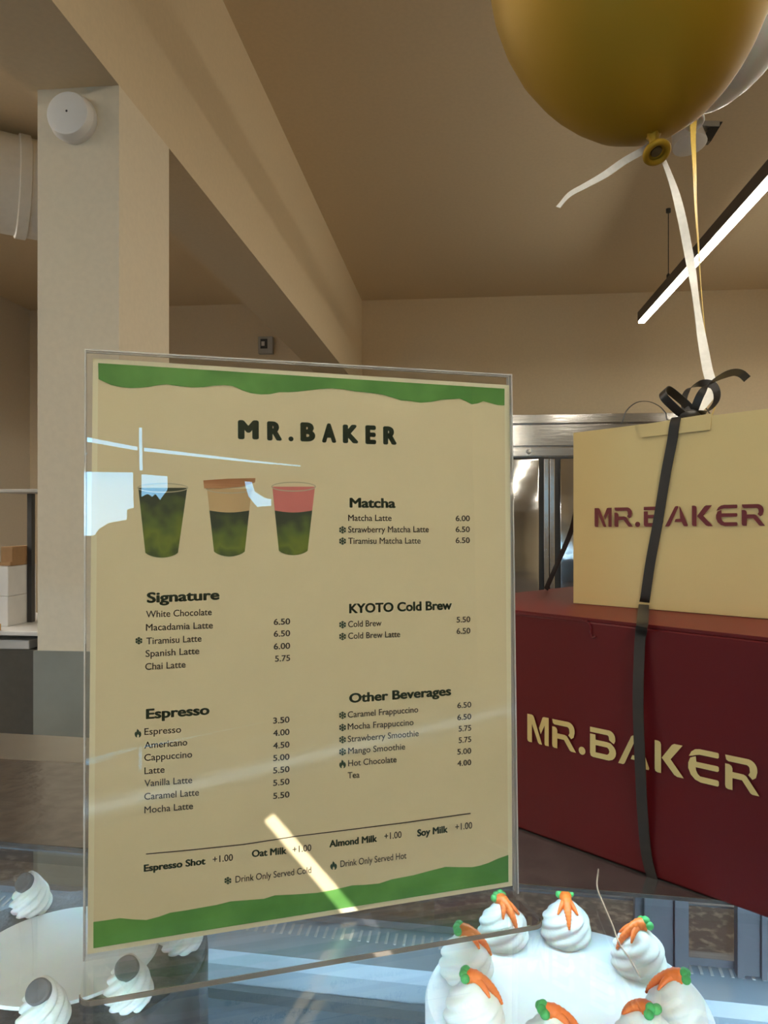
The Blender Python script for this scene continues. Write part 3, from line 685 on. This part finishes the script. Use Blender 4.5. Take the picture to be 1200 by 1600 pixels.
    for s, *b_ in (('Drink Only Served Cold',367.9,1378.8,486.3,1363.5),('Drink Only Served Hot',531.6,1354.6,634.8,1341)):
        bm = BM(); put_text(bm, s, *b_, 10.3, 0.006); obj('footnote', bm, M['ink'], t)
    bm = BM(); ln = [(228,1334),(300,1327.5),(380.6,1319),(420,1313),(464.5,1306),(546,1296),(640,1284),(735,1270.5)]
    put_poly(bm, [(x, y-0.8) for x, y in ln]+[(x, y+0.8) for x, y in ln[::-1]]); obj('rule_line', bm, M['ink'], t)
    # snowflake and flame marks
    for cx, cyy in ((217,1001),(535,828),(535,845.5),(535,976),(535,994.5),(535,1117.5),(535,1136.5),(535,1155.5),(535,1174.5),(356,1375.5)):
        bm = BM()
        for k in range(3):
            a = PI/2+k*PI/3; dx, dy = math.cos(a), math.sin(a); L, h = 5.9, 0.75
            put_poly(bm, [(cx+dx*L-dy*h, cyy+dy*L+dx*h), (cx-dx*L-dy*h, cyy-dy*L+dx*h), (cx-dx*L+dy*h, cyy-dy*L-dx*h), (cx+dx*L+dy*h, cyy+dy*L-dx*h)])
            for s_ in (-1, 1):
                for e_ in (-1, 1):
                    ex, ey = cx+s_*dx*3.0, cyy+s_*dy*3.0; a2 = a+e_*PI/4+(PI if s_ < 0 else 0); x2, y2 = math.cos(a2), math.sin(a2)
                    put_poly(bm, [(ex-y2*0.7, ey+x2*0.7), (ex+x2*2.6-y2*0.7, ey+y2*2.6+x2*0.7), (ex+x2*2.6+y2*0.7, ey+y2*2.6-x2*0.7), (ex+y2*0.7, ey-x2*0.7)])
        obj('snowflake_mark', bm, M['dkgreen'], t)
    for cx, cyy in ((215.5,1145.5),(535,1193.5),(521,1352)):
        out = [(-1,-7),(1.5,-4.5),(2.2,-2),(3.4,-3.5),(5.2,0),(5,3.2),(3.4,6),(1.2,6.6),(2,4),(0.2,1.2),(-1.6,4),(-1,6.6),(-3.4,5.8),(-5,3),(-5.2,0),(-3.4,-3),(-2.6,-1.4)]
        bm = BM(); put_poly(bm, [(cx+x, cyy+y) for x, y in out])
        obj('flame_mark', bm, M['dkgreen'], t)
    # printed cups
    o_ = lambda x, y: (200+x*0.25833, 730+y*0.25833)
    def cup(xl, xr, yt, bl_, br_, yb, ybot, parts):
        sidex = lambda y: (xl+(bl_-xl)*(y-yt)/(yb-yt), xr+(br_-xr)*(y-yt)/(yb-yt))
        first = None
        for y0, y1, m, nm in parts:
            L0, R0 = sidex(y0); pts = []
            for k in range(11):
                s = k/10; pts.append((L0+(R0-L0)*s, y0+12*math.sin(PI*s)*(0 if y0 == yt else 1)))
            if y1 is None:
                for k in range(13):
                    s = 1-k/12; pts.append((bl_+(br_-bl_)*s, yb+(ybot-yb)*math.sin(PI*s)**0.7 if 0 < s < 1 else yb))
            else:
                L1, R1 = sidex(y1)
                for k in range(11):
                    s = 1-k/10; pts.append((L1+(R1-L1)*s, y1+12*math.sin(PI*s)))
            bm = BM(); put_poly(bm, [o_(*p) for p in pts])
            ob = obj('drink_picture' if first is None else nm, bm, M[m], t if first is None else first)
            if first is None: first = ob
        bm = BM(); N = 40; ring = []
        cx, rx, ry = (xl+xr)/2, (xr-xl)/2+6, 30
        vs, fs = curve_mesh([[uv(*o_(cx+rx*math.cos(2*PI*k/N), yt+ry*math.sin(2*PI*k/N))) for k in range(N)], [uv(*o_(cx+(rx-7)*math.cos(2*PI*k/N), yt+(ry-7)*math.sin(2*PI*k/N))) for k in range(N)]])
        add_flat(bm, vs, fs, lambda v: on_sheet(v.x, v.y, OFF+0.00006)); obj('cup_rim', bm, M['rim'], first)
        return first
    cup(62, 358, 125, 105, 302, 518, 547, [(125, None, 'matcha', 'matcha')])
    c2 = cup(478, 748, 130, 520, 706, 510, 540, [(262, None, 'matcha', 'matcha'), (130, 262, 'tan', 'cream_layer')])
    bm = BM(); put_poly(bm, [o_(*p) for p in ((455,80),(600,70),(770,66),(768,92),(690,118),(560,130),(460,128))], OFF+0.00012); obj('biscuit_topping', bm, M['biscuit'], c2)
    cup(872, 1130, 118, 912, 1086, 505, 532, [(262, None, 'matcha', 'matcha'), (118, 262, 'pink', 'strawberry_layer')])
menu()

# ---------------------------------------------------------------- stencil lettering for the boxes
def arc(cx, cyy, r, a0, a1, n=7): return [(cx+r*math.cos(math.radians(a0+(a1-a0)*k/n)), cyy+r*math.sin(math.radians(a0+(a1-a0)*k/n))) for k in range(n+1)]
L_M = (0.95, [[[(0,1),(.20,1),(.27,.97),(.31,.90),(.66,0),(.54,0),(.48,.05),(.21,.66),(.21,0),(.08,0),(.02,.03),(0,.09)]],
              [[(.95,1),(.74,1),(.68,.97),(.52,.57),(.60,.36),(.77,.70),(.77,.04),(.80,0),(.95,0)]]])
L_R = (0.98, [[[(0,1),(.66,1)]+arc(.66,.72,.28,80,0)+[(.94,.66),(.90,.50),(.80,.43),(.68,.54),(.73,.62)]+arc(.62,.72,.10,0,90)+[(.10,.82),(.03,.86)]],
              [[(0,.74),(.12,.74),(.19,.70),(.22,.63),(.22,.53),(.54,.53),(.62,.50),(1.0,0),(.80,0),(.74,.03),(.50,.35),(.22,.35),(.22,0),(.09,0),(.02,.03),(0,.10)]]])
L_B = (1.0, [[[(0,1),(.72,1)]+arc(.72,.75,.25,80,0)+[(.97,.68),(.92,.58),(.80,.64),(.74,.68)]+arc(.66,.76,.07,0,90)+[(0,.83)]],
             [[(0,.77),(.21,.77),(.22,.60),(.66,.60)]+[(.80,.58)]+arc(.72,.29,.28,60,-80)+[(.72,0),(.12,0),(.03,.03),(0,.12)],
              [(.22,.42),(.66,.42),(.72,.38),(.75,.30),(.72,.22),(.66,.18),(.22,.18)]]])
L_A = (1.12, [[[(0,0),(.18,0),(.24,.04),(.66,.94),(.64,1),(.54,1),(.48,.96)]],
              [[(.70,.99),(.76,.92),(1.12,.06),(1.10,0),(.96,0),(.90,.04),(.82,.22),(.46,.22),(.52,.36),(.74,.38)]]])
L_K = (0.98, [[[(0,1),(.12,1),(.19,.97),(.22,.90),(.22,0),(.10,0),(.02,.03),(0,.10)]],
              [[(.24,.49),(.58,.95),(.66,1),(.94,1),(.54,.50),(.98,0),(.76,0),(.66,.04)]]])
L_E = (0.96, [[[(.02,.73),(.10,.88),(.22,.97),(.36,1),(.93,1),(.96,.97),(.96,.87),(.93,.83),(.36,.83),(.24,.80),(.14,.76)]],
              [[(.06,.68),(.14,.72),(.24,.76),(.26,.60),(.92,.60),(.96,.57),(.96,.47),(.92,.43),(.24,.43),(.25,.34),(.30,.24),(.38,.18),(.92,.18),(.96,.15),(.96,.04),(.93,0),(.40,0),(.22,.05),(.08,.18),(.0,.36),(0,.52)]]])
L_D = (0.28, [[arc(.14, .12, .135, 0, 342, 19)]])
WORD = [(L_M, 0.0), (L_R, 1.10), (L_D, 2.20), (L_B, 2.66), (L_A, 3.74), (L_K, 5.05), (L_E, 6.17), (L_R, 7.32)]
WORD_W = 8.30
def lettering(o, ux, uz, width, height, nrm):
    bm = BM()
    for (wd, pieces), x0 in WORD:
        for loops in pieces:
            vs, fs = curve_mesh(loops)
            add_flat(bm, vs, fs, lambda v: o+ux*((x0+v.x)*width/WORD_W)+uz*(v.y*height)+nrm*0.0004)
    return bm

# ---------------------------------------------------------------- boxes
def red_box():
    fl = on_z(805, 1293, Z_GLASS); fr = on_z(1200, 1437, Z_GLASS)
    ux = (fr-fl).normalized(); nk = V((-ux.y, ux.x, 0)); nf = -nk
    c0 = fl-ux*0.075; W = 0.305; z0 = Z_GLASS+0.0005; z1 = CZ-0.0615
    t = thing('burgundy_cake_box', c0+ux*W/2+nk*W/2, 'large burgundy cake box standing on the glass counter under the cream box', 'cake box')
    pts = [c0, c0+ux*W, c0+ux*W+nk*W, c0+nk*W]
    bm = BM(); prism(bm, pts, z0, z1-0.002); obj('box_body', bm, M['red_box'], t, bevel=0.0012)
    bm = BM(); i_ = 0.0004; prism(bm, [c0+ux*i_+nk*i_, c0+ux*(W-i_)+nk*i_, c0+ux*(W-i_)+nk*(W-i_), c0+ux*i_+nk*(W-i_)], z1-0.002, z1); obj('lid', bm, M['red_box'], t)
    # tuck flap line of the lid: ends in a small notch on the front
    def fp(px, py, off=0.0006):
        d = V(((px-600)/F, 1, (HY-py)/F)); o = c0+nf*off; tt = (o-EYE).dot(nf)/d.dot(nf); return EYE+d*tt
    bm = BM(); ln = [fp(805, 957.5), fp(905, 969), fp(917, 972), fp(922.5, 980), fp(924, 995), fp(931, 994.5)]
    strip(bm, smooth_pts(ln, 4), [nf.cross(V((0,0,1))) if False else V((0.2, 0, 1))]*(len(ln)*4-3), 0.0010, 0.0008); obj('tuck_flap_edge', bm, M['red_box'], t)
    a = fp(824.5, 1158); b = fp(1186, 1244)
    dirx = V((b-a).xy.to_3d()).normalized(); w_ = (b-a).xy.length
    z_top = fp(825, 1115).z; o = V((a.x, a.y, a.z))
    h_ = z_top-a.z
    # follow the photographed baseline exactly along the front
    slope = (b.z-a.z)/w_
    obj('lettering', lettering(o, dirx+V((0, 0, slope)), V((0, 0, 1)), w_, h_, nf), M['logo_cream'], t)
    return c0, ux, nk, W, z1
RB = red_box()

def cream_box():
    z0 = RB[4]+0.0004; zz = CZ-0.0615
    fl = on_z(896, 943, zz); fr = on_z(1200, 968, zz)
    ux = (fr-fl).normalized(); nk = V((-ux.y, ux.x, 0)); nf = -nk; W = 0.148
    c0 = V((fl.x, fl.y, z0))
    t = thing('cream_cake_box', c0+ux*W/2+nk*W/2, 'smaller cream cake box tied with black ribbon on the burgundy box', 'cake box')
    zt = lambda s: CZ+0.0618+0.0385*s
    bm = BM()
    N = 8
    left = []   # left side bulges a little outwards
    rows = 10
    def ring(fr_):
        z = None; out = []
        bul = 0.007*math.sin(PI*fr_)
        for s, k in [(0, 0)]+[(-bul*math.sin(PI*j/N), W*j/N) for j in range(1, N)]+[(0, W), (W, W), (W, 0)]:
            z = z0+(zt(max(s, 0))-z0)*fr_
            out.append(bm.verts.new(V((c0.x, c0.y, 0))+ux*s+nk*k+V((0, 0, z))))
        return out
    rs = [ring(i/rows) for i in range(rows+1)]
    n = len(rs[0])
    for a, b in zip(rs, rs[1:]):
        for i in range(n):
            j = (i+1) % n; bm.faces.new((a[i], a[j], b[j], b[i]))
    bm.faces.new(rs[0][::-1]); bm.faces.new(rs[-1])
    obj('box_body', bm, M['cream_box'], t)
    def fp(px, py, off=0.0006):
        d = V(((px-600)/F, 1, (HY-py)/F)); o = c0+nf*off; tt = (o-EYE).dot(nf)/d.dot(nf); return EYE+d*tt
    # tuck tab on the front
    bm = BM(); q = [fp(995, 665, 0.0002), fp(1004, 683.5, 0.0002), fp(1110, 672, 0.0002), fp(1113, 646, 0.0002)]
    top = [p.copy() for p in q]
    a = [bm.verts.new(p) for p in q]; b = [bm.verts.new(p+nf*0.0009) for p in q]
    bm.faces.new(a[::-1]); bm.faces.new(b)
    for i in range(4): bm.faces.new((a[i], a[(i+1) % 4], b[(i+1) % 4], b[i]))
    obj('tuck_tab', bm, M['cream_box'], t)
    a = fp(929.5, 823.5); b = fp(1195, 821.5); w_ = (b-a).xy.length; dirx = V((b-a).xy.to_3d()).normalized()
    obj('lettering', lettering(a, dirx+V((0, 0, (b.z-a.z)/w_)), V((0, 0, 1)), w_, fp(930, 794).z-a.z, nf), M['logo_red'], t)
    return c0, ux, nk, W, zt
YB = cream_box()

def thread():
    pts = [on_z(x, y, Z_GLASS+0.0008) for x, y in ((935, 1358), (933, 1385), (943, 1412), (957, 1445), (968, 1475), (985, 1500), (1001, 1528))]
    bm = BM(); tube(bm, smooth_pts(pts, 6), 0.0004, 8)
    tag(obj('loose_thread', bm, M['rib_white'], smooth=True), 'thin pale loose thread lying on the case top above the carrot cake', 'thread')
thread()

# ---------------------------------------------------------------- black ribbon round both boxes
def ribbon():
    c0, ux, nk, W, zt = YB; nf = -nk; r0, rux, rnk, RW, rz = RB; rnf = -rnk
    def fy(px, py, off=0.0012):
        d = V(((px-600)/F, 1, (HY-py)/F)); o = c0+nf*off; return EYE+d*((o-EYE).dot(nf)/d.dot(nf))
    def fr(px, py, off=0.0012):
        d = V(((px-600)/F, 1, (HY-py)/F)); o = r0+rnf*off; return EYE+d*((o-EYE).dot(rnf)/d.dot(rnf))
    kn = fy(1066, 652, -0.012)
    t = thing('black_ribbon', fr(1020, 1378), 'glossy black ribbon tied in a bow on the cream box', 'ribbon')
    a = [fy(1056, 655), fy(1050, 690), fy(1040, 742), fy(1028, 815), fy(1016, 880), fy(1008, 935), fy(1006, 946, 0.002)]
    b = [fr(1004, 972, 0.0022), fr(1001, 992, 0.0026), fr(999, 1020, 0.003), fr(997, 1100, 0.006), fr(1000, 1190, 0.006), fr(1004, 1270, 0.004), fr(1010, 1335, 0.002), fr(1020, 1376, 0.001)]
    pts = smooth_pts([kn]+a+b, 6); wd = []
    na = 7*6
    for i in range(len(pts)): wd.append(ux if i < na+2 else rux)
    bm = BM(); strip(bm, pts, wd, 0.0066, 0.0005); obj('band', bm, M['satin'], t, smooth=0.6)
    # strand at the left, from the lower box up behind the cream box
    s0 = P(853, 921, 0.655); s1 = P(889, 839, 0.625); s2 = P(900, 800, 0.61)
    bm = BM(); strip(bm, smooth_pts([V((s0.x, s0.y, rz+0.001)), s1, s2], 4), V((0.6, -0.7, 0.4)), 0.004, 0.0005); obj('band', bm, M['satin'], t)
    g = lambda x, y, d: P(760+x*0.36667, 560+y*0.36667, d)
    W0 = 0.0055
    def loop(pts, wdir, width=W0):
        bm = BM(); sm = smooth_pts([g(*p) for p in pts], 8); strip(bm, sm, V(wdir), width, 0.0004); return bm
    d = 0.512
    obj('bow_loop', loop([(860,248,d), (830,235,d-.004), (790,200,d-.006), (757,165,d-.006), (752,140,d-.002), (772,132,d+.003), (820,168,d+.006), (860,205,d+.005), (885,240,d+.002)], (0.45, -0.6, 0.5), 0.0058), M['satin'], t, smooth=0.6)
    obj('bow_loop', loop([(875,242,d), (900,238,d-.004), (945,222,d-.008), (978,185,d-.008), (982,145,d-.004), (962,112,d), (915,108,d+.006), (862,132,d+.010), (842,175,d+.010), (850,215,d+.006), (870,240,d+.002)], (0.5, -0.7, 0.35), 0.0052), M['satin'], t, smooth=0.6)
    obj('bow_loop', loop([(845,232,d+.006), (862,205,d+.008), (892,197,d+.009), (930,208,d+.008), (955,238,d+.004)], (0.3, 0.8, 0.3), 0.004), M['satin'], t, smooth=0.6)
    obj('tail', loop([(880,240,d), (893,200,d-.003), (915,150,d-.006), (945,112,d-.008), (1000,78,d-.010), (1050,60,d-.012), (1085,65,d-.012), (1112,88,d-.012)], (0.55, -0.5, 0.55), 0.0052), M['satin'], t, smooth=0.6)
    obj('tail', loop([(840,248,d+.002), (775,262,d+.004), (762,232,d+.006), (735,203,d+.008), (690,184,d+.010), (640,188,d+.012), (598,222,d+.012), (577,275,d+.010)], (0.2, 0.9, 0.15), 0.0045), M['satin'], t, smooth=0.6)
    bm = BM(); q = g(868, 242, d-0.003); bmesh.ops.create_uvsphere(bm, u_segments=16, v_segments=10, radius=0.0055, matrix=Matrix.Translation(q) @ Matrix.Diagonal((1.3, 0.8, 0.7, 1))); obj('knot', bm, M['satin'], t, smooth=True)
ribbon()

# ---------------------------------------------------------------- balloons with their ribbons
PROF = [(0,7),(6,22),(14,48),(24,66),(45,100),(72,129),(100,153),(122,168),(165,192),(212,209),(260,219),(310,222),(360,216),(410,200),(450,176),(485,140),(508,100),(520,60),(526,25),(528,1)]
def balloon(name, kx, ky, d, up, sc, m, label, cat='balloon', mouth=True):
    k = P(kx, ky, d); s = d/F*sc; up = V(up).normalized()
    t = thing(name, k, label, cat)
    bm = BM(); lathe(bm, k, up, [(a*s, r*s) for a, r in PROF], 72); obj('envelope', bm, m, t, smooth=True)
    bm = BM(); lathe(bm, k+up*2*s, -up, [(-8*s, 20*s), (0, 11*s), (8*s, 7*s), (14*s, 8*s), (19*s, 9*s)], 28, lambda th, i: 1+0.12*math.sin(5*th+i)); obj('neck', bm, m, t, smooth=True)
    mo = V((0.15, -0.55, -0.85)).normalized()
    q = k-up*23*s
    bm = BM()
    x, y, dd = frame_of(mo); NR, NT = 32, 10; R0, r1 = 17*s, 5.2*s; rings = []
    for i in range(NR):
        a = 2*PI*i/NR; ring = []
        for j in range(NT):
            b = 2*PI*j/NT; rr = R0+r1*math.cos(b)
            ring.append(bm.verts.new(q+mo*6*s+x*rr*math.cos(a)+y*rr*math.sin(a)+mo*r1*math.sin(b)))
        rings.append(ring)
    for i in range(NR):
        for j in range(NT):
            bm.faces.new((rings[i][j], rings[(i+1)%NR][j], rings[(i+1)%NR][(j+1)%NT], rings[i][(j+1)%NT]))
    obj('rolled_mouth', bm, m, t, smooth=True)
    bm = BM(); lathe(bm, q-mo*4*s, mo, [(0, 7*s), (6*s, 15*s), (9*s, 16.5*s), (7*s, 10*s), (2*s, 4*s)], 28, cap=True); obj('funnel', bm, m, t, smooth=0.7)
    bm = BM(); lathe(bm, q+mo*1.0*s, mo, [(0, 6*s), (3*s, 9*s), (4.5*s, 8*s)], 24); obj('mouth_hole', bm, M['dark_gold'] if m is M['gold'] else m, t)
    return k, q, s
GD = 0.68
balloon('gold_balloon', 1021, 213, GD, (-0.10, 0.10, 1), 1.0, M['gold'], 'shiny gold balloon floating above the boxes, nearest the camera')
balloon('white_balloon', 1084, 172, 1.0, (0.07, 0.06, 1), 0.72, M['white_latex'], 'white balloon mostly hidden behind the gold balloon')

def white_ribbon():
    t = thing('white_ribbon', P(1111, 600, 0.53), 'thin white ribbon hanging from the gold balloon down to the bow', 'ribbon')
    pts = [P(1023, 222, GD+.014), P(1035, 246, GD+.012), P(1052, 290, .668), P(1064, 335, .645), P(1074, 385, .63), P(1082, 430, .615), P(1089, 480, .60), P(1097, 530, .58), P(1105, 575, .555), P(1112, 612, .53), P(1090, 640, 0.516)]
    sm = smooth_pts(pts, 6)
    wds = [V((math.cos(0.5*math.sin(i*0.22)), 0.5*math.sin(i*0.22), 0.15)) for i in range(len(sm))]
    bm = BM(); strip(bm, sm, wds, 0.0068, 0.0004); obj('hanging_strand', bm, M['rib_white'], t, smooth=0.6)
    pts = [P(1020, 223, GD+.014), P(1003, 236, GD+.010), P(975, 252, GD-.002), P(945, 273, GD-.012), P(915, 290, GD-.014), P(890, 304, GD-.012), P(872, 324, GD-.01)]
    bm = BM(); strip(bm, smooth_pts(pts, 6), V((0.35, 0.3, 0.9)), 0.0062, 0.0004); obj('loose_end', bm, M['rib_white'], t, smooth=0.6)
white_ribbon()
def yellow_ribbon():
    t = thing('yellow_ribbon', P(1114, 630, 0.53), 'thin yellow ribbon hanging from the white balloon behind the white ribbon', 'ribbon')
    pts = [P(1084, 180, 1.0), P(1083, 210, .97), P(1085, 260, .90), P(1087, 320, .82), P(1091, 380, .74), P(1094, 430, .68), P(1098, 480, .64), P(1104, 540, .60), P(1111, 600, .56), P(1117, 630, .535), P(1112, 650, .517)]
    sm = smooth_pts(pts, 6); wds = [V((1, 0.3+i*0.05, 0)) for i in range(len(sm))]
    bm = BM(); strip(bm, sm, wds, [0.0100-0.006*min(1, i/26) for i in range(len(sm))], 0.0004); obj('hanging_strand', bm, M['rib_yellow'], t, smooth=0.6)
yellow_ribbon()
